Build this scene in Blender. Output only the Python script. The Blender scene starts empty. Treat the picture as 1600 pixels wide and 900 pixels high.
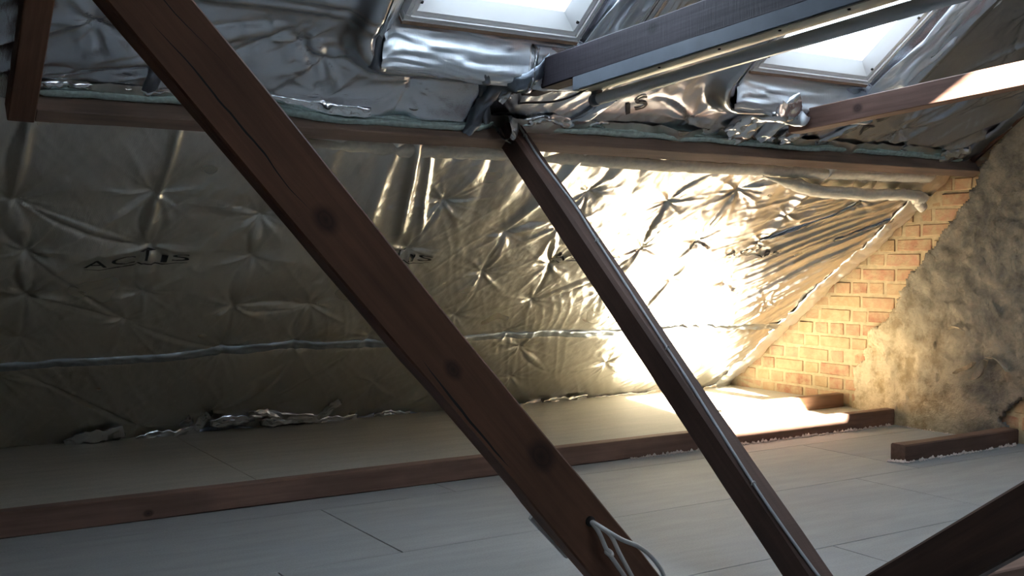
import bpy, bmesh, math, random
import numpy as np
from mathutils import Vector, Matrix
random.seed(7)
scn = bpy.context.scene
COL = scn.collection

# ------------------------------------------------------------------ camera
YAW, PIT = math.radians(32.2), math.atan(55/1699.0)
cam_d = bpy.data.cameras.new('camera'); cam = bpy.data.objects.new('camera', cam_d); COL.objects.link(cam)
cam.location = (0, 0, .9)
cam.rotation_euler = (math.pi/2 - PIT, 0, -YAW)
cam_d.sensor_width = 36; cam_d.lens = 1699/1600*36; cam_d.clip_start = .05
scn.camera = cam

# ------------------------------------------------------------------ sky, sun, exposure
scn.view_settings.view_transform = 'Standard'; scn.view_settings.look = 'None'
scn.view_settings.gamma = 1; scn.view_settings.use_curve_mapping = False
scn.view_settings.exposure = 1.85
w = bpy.data.worlds.new('sky'); scn.world = w; w.use_nodes = True
bg = w.node_tree.nodes['Background']; bg.inputs[0].default_value = (.74, .86, 1.0, 1); bg.inputs[1].default_value = 3.4
SUN_DIR = Vector((.78, 1.75, -1.0))
sd = bpy.data.lights.new('sun', 'SUN'); so = bpy.data.objects.new('sun', sd); COL.objects.link(so)
sd.energy = 84; sd.angle = math.radians(.6); sd.color = (1, .90, .76)
so.rotation_euler = SUN_DIR.to_track_quat('-Z', 'Y').to_euler(); so.location = (-3, 0, 6)

# ------------------------------------------------------------------ roof geometry (slope coordinates x, s, inward offset)
PT = math.radians(37.1); SP, CP = math.sin(PT), math.cos(PT)
EY, EZ = 5.02, .08
def slp(x, s, off=0.0):
    return Vector((x, EY - s*CP - off*SP, EZ + s*SP - off*CP))
S_RIDGE = 5.5
RIDGE = slp(0, S_RIDGE)
GX = 4.72                               # plaster face of the gable wall
WIN = [(1.495, 2.15, 2.535, 3.80), (2.975, 3.63, 2.505, 3.80), (3.55, 4.35, 4.15, 5.20)]   # x0,x1,s0,s1 of the roof windows; last one unseen, added to light the floor

# ------------------------------------------------------------------ helpers
def link(name, me, mat=None, parent=None):
    o = bpy.data.objects.new(name, me); COL.objects.link(o)
    if mat and not me.materials: me.materials.append(mat)
    if parent: o.parent = parent
    return o
def tag(o, label=None, cat=None, group=None, kind=None):
    if label: o['label'] = label
    if cat: o['category'] = cat
    if group: o['group'] = group
    if kind: o['kind'] = kind
    return o
def empty(name, loc=(0, 0, 0)):
    o = bpy.data.objects.new(name, None); COL.objects.link(o); o.location = loc; o.empty_display_size = .1
    return o
def place(o, parent):                   # parent keeping world position
    o.parent = parent; o.location = Vector(o.location) - Vector(parent.location); return o
def mesh(name, verts, faces, mat=None, parent=None, smooth=False):
    me = bpy.data.meshes.new(name); me.from_pydata([tuple(v) for v in verts], [], faces)
    if smooth:
        me.polygons.foreach_set('use_smooth', [True]*len(me.polygons))
    me.update()
    o = link(name, me, mat)
    if parent: place(o, parent)
    return o
def boxm(name, lo, hi, mat, parent=None, bevel=0.0):
    bm = bmesh.new(); bmesh.ops.create_cube(bm, size=1)
    c = [(a+b)/2 for a, b in zip(lo, hi)]; d = [b-a for a, b in zip(lo, hi)]
    for v in bm.verts: v.co = Vector((v.co.x*d[0], v.co.y*d[1], v.co.z*d[2]))
    if bevel: bmesh.ops.bevel(bm, geom=bm.edges[:], offset=bevel, segments=1, affect='EDGES')
    me = bpy.data.meshes.new(name); bm.to_mesh(me); bm.free()
    o = link(name, me, mat); o.location = c
    if parent: place(o, parent)
    return o
def tube(name, pts, r, mat, parent=None, sides=8, smooth_n=6, caps=True):
    P = [Vector(p) for p in pts]
    if smooth_n > 1 and len(P) > 2:      # catmull-rom
        Q = []
        for i in range(len(P)-1):
            a, b, c, d = P[max(i-1, 0)], P[i], P[i+1], P[min(i+2, len(P)-1)]
            for k in range(smooth_n):
                t = k/smooth_n
                Q.append(.5*((2*b)+(c-a)*t+(2*a-5*b+4*c-d)*t*t+(3*b-a-3*c+d)*t**3))
        Q.append(P[-1]); P = Q
    V, F = [], []
    t0 = (P[1]-P[0]).normalized(); n = t0.orthogonal().normalized()
    for i, p in enumerate(P):
        t = (P[min(i+1, len(P)-1)]-P[max(i-1, 0)]).normalized()
        n = (n - t*n.dot(t)).normalized(); b = t.cross(n)
        for k in range(sides):
            a = 2*math.pi*k/sides; V.append(p + (n*math.cos(a)+b*math.sin(a))*r)
    for i in range(len(P)-1):
        for k in range(sides):
            a = i*sides+k; b2 = i*sides+(k+1) % sides
            F.append((a, b2, b2+sides, a+sides))
    if caps:
        F.append(tuple(range(sides))[::-1]); F.append(tuple(range(len(V)-sides, len(V))))
    return mesh(name, V, F, mat, parent, smooth=True)

# value noise, vectorised
class VN:
    def __init__(s, seed, n=64):
        s.n = n; s.g = np.random.RandomState(seed).rand(n, n)*2-1
    def __call__(s, x, y):
        n = s.n; xi = np.floor(x).astype(int); yi = np.floor(y).astype(int)
        fx = x-xi; fy = y-yi; fx = fx*fx*(3-2*fx); fy = fy*fy*(3-2*fy)
        a = s.g[xi % n, yi % n]; b = s.g[(xi+1) % n, yi % n]; c = s.g[xi % n, (yi+1) % n]; d = s.g[(xi+1) % n, (yi+1) % n]
        return (a*(1-fx)+b*fx)*(1-fy)+(c*(1-fx)+d*fx)*fy
N1, N2, N3, N4 = VN(1), VN(2), VN(3), VN(4)
def fbm(x, y, o=3, N=N1):
    r = 0; a = 1
    for k in range(o): r = r + a*N(x*2**k+7.3*k, y*2**k+3.1*k); a *= .5
    return r

# ------------------------------------------------------------------ materials
def mat(name):
    m = bpy.data.materials.new(name); m.use_nodes = True
    nt = m.node_tree; b = nt.nodes['Principled BSDF']
    return m, nt, b
def nd(nt, t, **kw):
    n = nt.nodes.new(t)
    for k, v in kw.items():
        if k.startswith('i_'):
            key = k[2:]; key = int(key) if key.isdigit() else key
            n.inputs[key].default_value = v
        else: setattr(n, k, v)
    return n
def ramp(nt, stops, src=None):
    r = nt.nodes.new('ShaderNodeValToRGB'); cr = r.color_ramp
    while len(cr.elements) < len(stops): cr.elements.new(.5)
    for e, (p, c) in zip(cr.elements, stops):
        e.position = p; e.color = (*c, 1) if len(c) == 3 else c
    if src: nt.links.new(src, r.inputs[0])
    return r
def vmul(nt, src, v):
    n = nt.nodes.new('ShaderNodeVectorMath'); n.operation = 'MULTIPLY'; n.inputs[1].default_value = v
    nt.links.new(src, n.inputs[0]); return n.outputs[0]
def math_n(nt, op, a, b=None, clamp=False):
    n = nt.nodes.new('ShaderNodeMath'); n.operation = op; n.use_clamp = clamp
    for i, x in enumerate((a, b)):
        if x is None: continue
        if isinstance(x, (int, float)): n.inputs[i].default_value = x
        else: nt.links.new(x, n.inputs[i])
    return n.outputs[0]
def bump(nt, b, h, strength=.3, dist=.01):
    n = nt.nodes.new('ShaderNodeBump'); n.inputs['Strength'].default_value = strength; n.inputs['Distance'].default_value = dist
    nt.links.new(h, n.inputs['Height']); nt.links.new(n.outputs[0], b.inputs['Normal']); return n
def mixc(nt, fac, a, b, mode='MIX'):
    n = nt.nodes.new('ShaderNodeMix'); n.data_type = 'RGBA'; n.blend_type = mode
    for i, x in ((0, fac), (6, a), (7, b)):
        if isinstance(x, (int, float)): n.inputs[i].default_value = x
        elif isinstance(x, tuple): n.inputs[i].default_value = (*x, 1) if len(x) == 3 else x
        else: nt.links.new(x, n.inputs[i])
    return n.outputs[2]

def wood_mat(name, dark, light, knots=(), cracks=(), rough=.7, saw=.25):
    """timber; 'grain' attribute = (metres along, metres across face, metres through)"""
    m, nt, b = mat(name)
    at = nd(nt, 'ShaderNodeAttribute', attribute_name='grain')
    v = at.outputs['Vector']
    n1 = nd(nt, 'ShaderNodeTexNoise', i_Scale=1.0, i_Detail=6.0); nt.links.new(vmul(nt, v, (3, 60, 60)), n1.inputs['Vector'])
    n2 = nd(nt, 'ShaderNodeTexNoise', i_Scale=1.0, i_Detail=3.0); nt.links.new(vmul(nt, v, (4, 9, 9)), n2.inputs['Vector'])
    n3 = nd(nt, 'ShaderNodeTexNoise', i_Scale=1.0, i_Detail=2.0); nt.links.new(vmul(nt, v, (260, 12, 12)), n3.inputs['Vector'])
    c = mixc(nt, n1.outputs[0], dark, light)
    r2 = ramp(nt, [(.3, (.72, .70, .68)), (.7, (1.15, 1.1, 1.08))], n2.outputs[0])
    c = mixc(nt, 1.0, c, r2.outputs[0], 'MULTIPLY')
    sep = nd(nt, 'ShaderNodeSeparateXYZ'); nt.links.new(v, sep.inputs[0])
    hsum = math_n(nt, 'ADD', n1.outputs[0], math_n(nt, 'MULTIPLY', n3.outputs[0], saw))
    for (kl, kw, kr) in knots:
        dx = math_n(nt, 'SUBTRACT', sep.outputs[0], kl); dy = math_n(nt, 'SUBTRACT', sep.outputs[1], kw)
        d = math_n(nt, 'SQRT', math_n(nt, 'ADD', math_n(nt, 'MULTIPLY', math_n(nt, 'MULTIPLY', dx, dx), .5), math_n(nt, 'MULTIPLY', dy, dy)))
        d = math_n(nt, 'ADD', d, math_n(nt, 'MULTIPLY', math_n(nt, 'SUBTRACT', n2.outputs[0], .5), .012))
        rr = ramp(nt, [(0, (.18, .16, .16)), (.35, (.42, .38, .38)), (.45, (.3, .26, .26)), (1, (1, 1, 1))], math_n(nt, 'DIVIDE', d, kr*1.8, True))
        c = mixc(nt, 1.0, c, rr.outputs[0], 'MULTIPLY')
    for (l0, l1, w0, w1, th) in cracks:
        t = math_n(nt, 'DIVIDE', math_n(nt, 'SUBTRACT', sep.outputs[0], l0), l1-l0)
        wc = math_n(nt, 'ADD', math_n(nt, 'MULTIPLY', t, w1-w0), w0)
        wob = math_n(nt, 'MULTIPLY', math_n(nt, 'SUBTRACT', n2.outputs[0], .5), .035)
        d = math_n(nt, 'ABSOLUTE', math_n(nt, 'SUBTRACT', math_n(nt, 'ADD', sep.outputs[1], wob), wc))
        taper = math_n(nt, 'MULTIPLY', math_n(nt, 'MULTIPLY', t, math_n(nt, 'SUBTRACT', 1, t)), 4*th, True)
        k = math_n(nt, 'LESS_THAN', d, taper)
        inr = math_n(nt, 'MULTIPLY', math_n(nt, 'GREATER_THAN', t, 0), math_n(nt, 'LESS_THAN', t, 1))
        k = math_n(nt, 'MULTIPLY', k, inr)
        c = mixc(nt, k, c, (.008, .006, .006))
        hsum = math_n(nt, 'SUBTRACT', hsum, k)
    nt.links.new(c, b.inputs['Base Color']); b.inputs['Roughness'].default_value = rough
    b.inputs['Specular IOR Level'].default_value = .35
    bump(nt, b, hsum, .35, .003)
    return m

def foil_mat(name, col, rough=.3, weave=.25):
    m, nt, b = mat(name)
    at = nd(nt, 'ShaderNodeAttribute', attribute_name='cloth')
    v = at.outputs['Vector']
    wx = nd(nt, 'ShaderNodeTexWave', bands_direction='X', i_Scale=110.0, i_Distortion=.6); nt.links.new(v, wx.inputs['Vector'])
    wy = nd(nt, 'ShaderNodeTexWave', bands_direction='Y', i_Scale=80.0, i_Distortion=.6); nt.links.new(v, wy.inputs['Vector'])
    n = nd(nt, 'ShaderNodeTexNoise', i_Scale=28.0, i_Detail=4.0); nt.links.new(vmul(nt, v, (1.0, 1.0, 1.0)), n.inputs['Vector'])
    n2 = nd(nt, 'ShaderNodeTexNoise', i_Scale=3.0, i_Detail=2.0); nt.links.new(v, n2.inputs['Vector'])
    n5 = nd(nt, 'ShaderNodeTexNoise', i_Scale=1.0, i_Detail=3.0, i_Distortion=.5); nt.links.new(vmul(nt, v, (60, 14, 1)), n5.inputs['Vector'])
    h = math_n(nt, 'ADD', math_n(nt, 'MULTIPLY', math_n(nt, 'ADD', wx.outputs[1], wy.outputs[1]), weave*.16), math_n(nt, 'ADD', math_n(nt, 'MULTIPLY', n.outputs[0], .4), math_n(nt, 'MULTIPLY', n5.outputs[0], .35)))
    c = mixc(nt, math_n(nt, 'MULTIPLY', n2.outputs[0], .3), col, tuple(k*.72 for k in col))
    nt.links.new(c, b.inputs['Base Color'])
    b.inputs['Metallic'].default_value = 1.0
    rr = nd(nt, 'ShaderNodeMapRange', i_3=rough*.8, i_4=rough*1.25); nt.links.new(n2.outputs[0], rr.inputs[0]); nt.links.new(rr.outputs[0], b.inputs['Roughness'])
    bump(nt, b, h, .5, .005)
    return m

def simple(name, col, rough=.6, metal=0.0, nscale=0, namp=.1, bumpd=0.0):
    m, nt, b = mat(name)
    b.inputs['Roughness'].default_value = rough; b.inputs['Metallic'].default_value = metal
    if nscale:
        tc = nd(nt, 'ShaderNodeTexCoord'); n = nd(nt, 'ShaderNodeTexNoise', i_Scale=float(nscale), i_Detail=5.0)
        nt.links.new(tc.outputs['Object'], n.inputs['Vector'])
        r = ramp(nt, [(.25, tuple(max(0, k*(1-namp)) for k in col)), (.75, tuple(min(1, k*(1+namp)) for k in col))], n.outputs[0])
        nt.links.new(r.outputs[0], b.inputs['Base Color'])
        if bumpd: bump(nt, b, n.outputs[0], .6, bumpd)
    else: b.inputs['Base Color'].default_value = (*col, 1)
    return m

def board_mat(name, a, bcol, stain):
    m, nt, b = mat(name)
    tc = nd(nt, 'ShaderNodeNewGeometry'); P = tc.outputs['Position']
    n1 = nd(nt, 'ShaderNodeTexNoise', i_Scale=1.0, i_Detail=6.0, i_Roughness=.6); nt.links.new(vmul(nt, P, (1.6, 5, 3)), n1.inputs['Vector'])
    n2 = nd(nt, 'ShaderNodeTexNoise', i_Scale=180.0, i_Detail=2.0); nt.links.new(P, n2.inputs['Vector'])
    n3 = nd(nt, 'ShaderNodeTexNoise', i_Scale=1.0, i_Detail=5.0); nt.links.new(vmul(nt, P, (4, 22, 4)), n3.inputs['Vector'])
    c = mixc(nt, n1.outputs[0], a, bcol)
    r = ramp(nt, [(.3, (.90, .90, .90)), (.7, (1.05, 1.05, 1.05))], n3.outputs[0])
    c = mixc(nt, 1.0, c, r.outputs[0], 'MULTIPLY')
    r = ramp(nt, [(.3, (.9, .9, .9)), (.7, (1.08, 1.08, 1.08))], n2.outputs[0])
    c = mixc(nt, 1.0, c, r.outputs[0], 'MULTIPLY')
    n4 = nd(nt, 'ShaderNodeTexNoise', i_Scale=2.3, i_Detail=3.0); nt.links.new(P, n4.inputs['Vector'])
    r = ramp(nt, [(.58, (0, 0, 0)), (.75, (.5, .5, .5))], n4.outputs[0])
    c = mixc(nt, r.outputs[0], c, stain)
    oi = nd(nt, 'ShaderNodeObjectInfo')
    r = ramp(nt, [(0, (.93, .94, .95)), (1, (1.05, 1.04, 1.02))], oi.outputs['Random'])
    c = mixc(nt, 1.0, c, r.outputs[0], 'MULTIPLY')
    nt.links.new(c, b.inputs['Base Color']); b.inputs['Roughness'].default_value = .62
    bump(nt, b, n2.outputs[0], .15, .001)
    return m

M = {}
M['foil_low'] = foil_mat('foil_lower', (.80, .775, .72), .29)  # silver foil; some of the warm floor reflection is tinted into the colour
M['foil_up'] = foil_mat('foil_upper', (.66, .68, .73), .21)
M['tape'] = foil_mat('foil_tape', (.58, .64, .72), .2, .1)
M['tape_dark'] = foil_mat('foil_tape_dark', (.26, .29, .34), .33, .3)
M['tape_seam'] = foil_mat('foil_seam_tape', (.50, .56, .62), .34, .2)
M['edge_foil'] = foil_mat('foil_edge', (.86, .86, .83), .42, .2)
M['tape_bright'] = foil_mat('foil_wrap', (.86, .91, .97), .46, .1)
M['crinkle'] = foil_mat('foil_crinkled', (.92, .94, .97), .20, .1)
M['wadding'] = simple('green_wadding', (.55, .68, .64), .95, 0, 60, .25, .004)
M['fleece'] = simple('cream_fleece', (.74, .70, .60), .95, 0, 40, .15, .004)
M['floor'] = board_mat('floor_board', (.24, .25, .25), (.36, .355, .345), (.28, .29, .32))
M['deck'] = board_mat('deck_board', (.36, .34, .285), (.46, .43, .36), (.40, .36, .28))
M['mortar'] = simple('mortar', (.50, .39, .235), .95, 0, 35, .18, .006)
M['white'] = simple('white_paint', (.90, .89, .88), .40, 0, 8, .03)
M['frame_wood'] = simple('pine_edge', (.42, .27, .18), .6, 0, 30, .2)
M['grey_metal'] = simple('grey_enamel', (.15, .17, .20), .32, .15, 14, .12)
M['cream'] = simple('cream_enamel', (.80, .72, .54), .35, 0, 10, .05)
M['black'] = simple('black_print', (.012, .012, .014), .5)
M['cable'] = simple('grey_cable', (.34, .35, .36), .5, 0, 20, .15)
M['cable_pale'] = simple('pale_cable', (.52, .50, .47), .5, 0, 20, .12)
M['cable_black'] = simple('black_cable', (.02, .02, .022), .45)
M['crumb'] = simple('plaster_crumbs', (.62, .52, .46), .95, 0, 60, .2)
M['board_back'] = simple('roofing_board', (.20, .17, .14), .9, 0, 12, .3)
M['slat'] = simple('pale_batten', (.36, .38, .36), .7, 0, 20, .15)
M['dark_hole'] = simple('near_black', (.02, .016, .014), .95)  # near-black of the screws, and inner shade painted on the hole disc

# printed ink is partly shiny like the foil it sits on
for nme, c in (('brick', None),):
    m, nt, b = mat('brick')
    oi = nd(nt, 'ShaderNodeObjectInfo'); geo = nd(nt, 'ShaderNodeNewGeometry')
    n = nd(nt, 'ShaderNodeTexNoise', i_Scale=16.0, i_Detail=6.0, i_Roughness=.65); nt.links.new(geo.outputs['Position'], n.inputs['Vector'])
    r = ramp(nt, [(0, (.36, .17, .10)), (.3, (.46, .235, .14)), (.55, (.47, .29, .16)), (.8, (.43, .30, .15)), (1, (.50, .25, .17))], oi.outputs['Random'])
    r2 = ramp(nt, [(.38, (0, 0, 0)), (.60, (.85, .85, .85))], n.outputs[0])
    c = mixc(nt, r2.outputs[0], r.outputs[0], (.50, .38, .22))
    nt.links.new(c, b.inputs['Base Color']); b.inputs['Roughness'].default_value = .95
    bump(nt, b, n.outputs[0], .8, .008); M['brick'] = m

m, nt, b = mat('old_plaster')
geo = nd(nt, 'ShaderNodeNewGeometry'); Pn = geo.outputs['Position']
n1 = nd(nt, 'ShaderNodeTexNoise', i_Scale=3.2, i_Detail=9.0, i_Roughness=.68, i_Distortion=.4); nt.links.new(Pn, n1.inputs['Vector'])
n2 = nd(nt, 'ShaderNodeTexNoise', i_Scale=9.0, i_Detail=8.0, i_Roughness=.7); nt.links.new(Pn, n2.inputs['Vector'])
n3 = nd(nt, 'ShaderNodeTexNoise', i_Scale=60.0, i_Detail=4.0); nt.links.new(Pn, n3.inputs['Vector'])
r1 = ramp(nt, [(.30, (.06, .064, .07)), (.45, (.135, .128, .115)), (.58, (.25, .22, .175)), (.74, (.19, .195, .19))], n1.outputs[0])
r2 = ramp(nt, [(.30, (.62, .62, .62)), (.5, (1, 1, 1)), (.72, (1.25, 1.2, 1.12))], n2.outputs[0])
c = mixc(nt, 1.0, r1.outputs[0], r2.outputs[0], 'MULTIPLY')
# paler ochre lower left corner: warm sun bounce put into the plaster colour
sep = nd(nt, 'ShaderNodeSeparateXYZ'); nt.links.new(Pn, sep.inputs[0])
f = math_n(nt, 'MULTIPLY', math_n(nt, 'SUBTRACT', sep.outputs[1], 3.25), 1.9, True)
g = math_n(nt, 'MULTIPLY', math_n(nt, 'SUBTRACT', .95, sep.outputs[2]), 1.8, True)
fg = math_n(nt, 'MULTIPLY', math_n(nt, 'MULTIPLY', f, g), math_n(nt, 'ADD', n1.outputs[0], .45), True)
r3 = ramp(nt, [(.38, (.40, .30, .16)), (.55, (.66, .55, .36))], n2.outputs[0])
c = mixc(nt, fg, c, r3.outputs[0])
nt.links.new(c, b.inputs['Base Color']); b.inputs['Roughness'].default_value = .93
hh = math_n(nt, 'ADD', n2.outputs[0], math_n(nt, 'MULTIPLY', n3.outputs[0], .25))
bump(nt, b, hh, .9, .02); M['plaster'] = m

# roof window panes
m, nt, b = mat('window_pane')
nt.nodes.remove(b); out = nt.nodes['Material Output']
t = nd(nt, 'ShaderNodeBsdfTransparent', i_Color=(.94, .96, .97, 1)); g = nd(nt, 'ShaderNodeBsdfGlossy', i_Roughness=.3)
mx = nd(nt, 'ShaderNodeMixShader', i_0=.05); nt.links.new(t.outputs[0], mx.inputs[1]); nt.links.new(g.outputs[0], mx.inputs[2]); nt.links.new(mx.outputs[0], out.inputs[0]); M['pane'] = m
DARK, LIGHT = (.045, .020, .013), (.150, .068, .042)

# ------------------------------------------------------------------ timber builder
def timber(name, p0, p1, wdir, W, D, m, parent=None, jitter=.002, cham=.004, n=36, seed=0, wane=None):
    """a sawn timber from p0 to p1; W = width along wdir, D = depth along the third axis; p0,p1 = axis centres"""
    p0, p1 = Vector(p0), Vector(p1); L = (p1-p0).length; t = (p1-p0)/L
    wv = Vector(wdir); wv = (wv - t*wv.dot(t)).normalized(); dv = t.cross(wv)
    prof = []
    for sx, sy in ((-1, -1), (1, -1), (1, 1), (-1, 1)):
        a, b_ = sx*W/2, sy*D/2
        q = [(a, b_-sy*cham), (a-sx*cham, b_)]
        if sx*sy > 0: prof += q
        else: prof += q[::-1]
    R = np.random.RandomState(seed+11)
    ph = R.rand(8)*6.28; am = R.rand(8)*jitter
    V, G = [], []
    for i in range(n+1):
        l = L*i/n
        for k, (a, b_) in enumerate(prof):
            j = am[k//2]*math.sin(l*5+ph[k//2]) + jitter*.6*float(N3(np.array(l*9.0+k//2*5), np.array(seed+.5)))
            aa, bb = a*(1+j/W*2), b_*(1+j/D*2)
            if wane and wane[0] <= l <= wane[1] and k in wane[2]:
                f_ = math.sin(math.pi*(l-wane[0])/(wane[1]-wane[0])); aa -= math.copysign(wane[3]*f_, a); bb -= math.copysign(wane[3]*f_, b_)
            V.append(p0 + t*l + wv*aa + dv*bb); G.append((l+seed*3.7, aa+seed*.31, bb))
    F = []
    for i in range(n):
        for k in range(8):
            a = i*8+k; b2 = i*8+(k+1) % 8
            F.append((a, b2, b2+8, a+8))
    F.append(tuple(range(8))[::-1]); F.append(tuple(range(n*8, n*8+8)))
    me = bpy.data.meshes.new(name); me.from_pydata([tuple(v-p0) for v in V], [], F)
    at = me.attributes.new('grain', 'FLOAT_VECTOR', 'POINT'); at.data.foreach_set('vector', np.array(G, dtype=np.float32).ravel())
    bm = bmesh.new(); bm.from_mesh(me); bmesh.ops.recalc_face_normals(bm, faces=bm.faces); bm.to_mesh(me); bm.free()
    o = link(name, me, m); o.location = p0
    if parent: place(o, parent)
    return o

# ================================================================== SETTING
# ---- floor
fl = boxm('floor', (-2.5, -3.6, -.10), (GX+.12, EY+.3, -.025), M['board_back']); tag(fl, 'grey chipboard floor of the loft', kind='structure')
rows = [(-3.48+.64*k, -3.48+.64*(k+1)) for k in range(12)]
rows = [(a, b_) for a, b_ in rows if a < 3.7]
joints = {9: [-.35, 2.05, 3.46], 10: [-.95, 1.45, 3.85], 8: [.6, 3.02, 4.3]}
rr = random.Random(3)
for i, (ya, yb) in enumerate(rows):
    yb = min(yb, 3.73)
    js = [-2.5] + ({8: [.2, 2.6], 9: [-1.35, 1.06, 3.46], 10: [-.95, 1.45, 3.85], 7: [.9, 3.3]}.get(i, [rr.uniform(-1, 0), rr.uniform(1.4, 2.4)])) + [GX+.06]
    for xa, xb in zip(js, js[1:]):
        o = boxm('floor_board', (xa+.002, ya+.0018, -.022), (xb-.002, yb-.0018, 0.0), M['floor'], fl, .0012)
# raised deck behind the long joist
dk = boxm('floor_deck', (-2.5, 3.80, -.02), (GX+.1, EY+.25, .045), M['board_back']); tag(dk, 'raised beige chipboard shelf along the eaves', kind='structure')
for (xa, xb, ya, yb) in ((-2.5, 1.30, 3.79, EY+.2), (1.30, 3.86, 3.79, EY+.2)):
    boxm('floor_board', (xa+.001, ya, .05), (xb-.001, yb, .080), M['deck'], dk, .0015)
boxm('floor_board', (3.862, 4.13, .05), (GX+.03, EY+.2, .080), M['deck'], dk, .0015)
boxm('floor_board', (3.862, 3.80, .04), (GX+.03, 4.08, .052), M['deck'], dk, .001)

# ---- gable wall with bricks and plaster
BX = GX+.035
wr = mesh('wall_right', [(BX-.003, -3.6, -.1), (BX-.003, 5.4, -.1), (BX-.003, 5.4, .1), (BX-.003, RIDGE.y, RIDGE.z+.1), (BX-.003, -3.6, .3),
                         (BX+.16, -3.6, -.1), (BX+.16, 5.4, -.1), (BX+.16, 5.4, .1), (BX+.16, RIDGE.y, RIDGE.z+.1), (BX+.16, -3.6, .3)],
          [(0, 1, 2, 3, 4), (9, 8, 7, 6, 5), (0, 5, 6, 1), (1, 6, 7, 2), (2, 7, 8, 3), (3, 8, 9, 4), (4, 9, 5, 0)], M['mortar'])
tag(wr, 'gable wall of brick half covered by old plaster', kind='structure')
PLAS = [(4.02, -.02), (4.012, .12), (4.016, .272), (3.957, .329), (3.93, .40), (3.916, .471), (3.85, .51), (3.791, .546), (3.732, .649), (3.68, .73), (3.635, .801),
        (3.559, .884), (3.50, .96), (3.431, 1.043), (3.343, 1.151), (3.291, 1.242), (3.258, 1.311), (3.158, 1.447), (3.03, 1.628),
        (2.6, 2.1), (2.0, 2.7), (-3.5, 2.7), (-3.5, -.02), (2.98, -.02), (2.98, .085), (3.06, .09), (3.10, .10), (3.115, .118), (3.088, .173), (3.04, .20), (2.98, .225), (2.93, .21), (2.90, .10), (2.95, .06), (2.97, -.02),
        (3.3, -.02)]
PLAS = PLAS[:23] + [(2.88, -.02), (2.88, .16), (2.95, .215), (3.007, .213), (3.05, .195), (3.088, .173), (3.12, .108), (3.103, .08), (3.10, -.02)]
def inpoly(y, z, poly):
    c = False; n = len(poly)
    for i in range(n):
        (y1, z1), (y2, z2) = poly[i], poly[(i+1) % n]
        if (z1 > z) != (z2 > z) and y < (y2-y1)*(z-z1)/(z2-z1)+y1: c = not c
    return c
# bricks, built where the plaster has fallen away
prng = random.Random(5)
def brick_mesh(i, L):
    bm = bmesh.new(); bmesh.ops.create_cube(bm, size=1)
    for v in bm.verts:
        v.co = Vector((v.co.x*.03, v.co.y*L, v.co.z*.061)) + Vector((prng.uniform(-.003, .003), prng.uniform(-.003, .003), prng.uniform(-.003, .003)))
    bmesh.ops.bevel(bm, geom=bm.edges[:], offset=.0035, segments=1, affect='EDGES')
    me = bpy.data.meshes.new('brick'); bm.to_mesh(me); bm.free(); me.materials.append(M['brick']); return me
bs = [brick_mesh(i, .209) for i in range(5)]; bh = [brick_mesh(i, .097) for i in range(5)]; bt = [brick_mesh(i, .06) for i in range(3)]
row = 0; z = .06
while z < 1.45:
    y = 5.1 - (0.0 if row % 2 else .155) ; k = row % 2
    patt = {0: [0, 1], 1: [1, 0]}[row % 2]; pi = 0
    while y > 2.85:
        if row % 3 == 2: kind = 1 if prng.random() < .8 else 0
        else: kind = patt[pi % 2] if prng.random() < .8 else 1-patt[pi % 2]
        L = .213 if kind == 0 else .101
        yc = y - L/2 - .005
        roofz = EZ + (EY-yc)*math.tan(PT)
        inside = inpoly(yc-L/2-.02, z, PLAS) and inpoly(yc+L/2+.02, z, PLAS) and inpoly(yc, z+.04, PLAS) and inpoly(yc, z-.04, PLAS)
        if z < roofz+.04 and not inside and not (yc < 2.86):
            me = prng.choice(bs if kind == 0 else bh)
            o = link('brick', me); o.location = (BX+.0085+prng.uniform(-.003, .003), yc, z+.036+prng.uniform(-.002, .002)); o.rotation_euler = (prng.uniform(-.012, .012), 0, prng.uniform(-.01, .01)); o.parent = wr
        y -= L + .011; pi += 1
    z += .0765; row += 1
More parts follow.
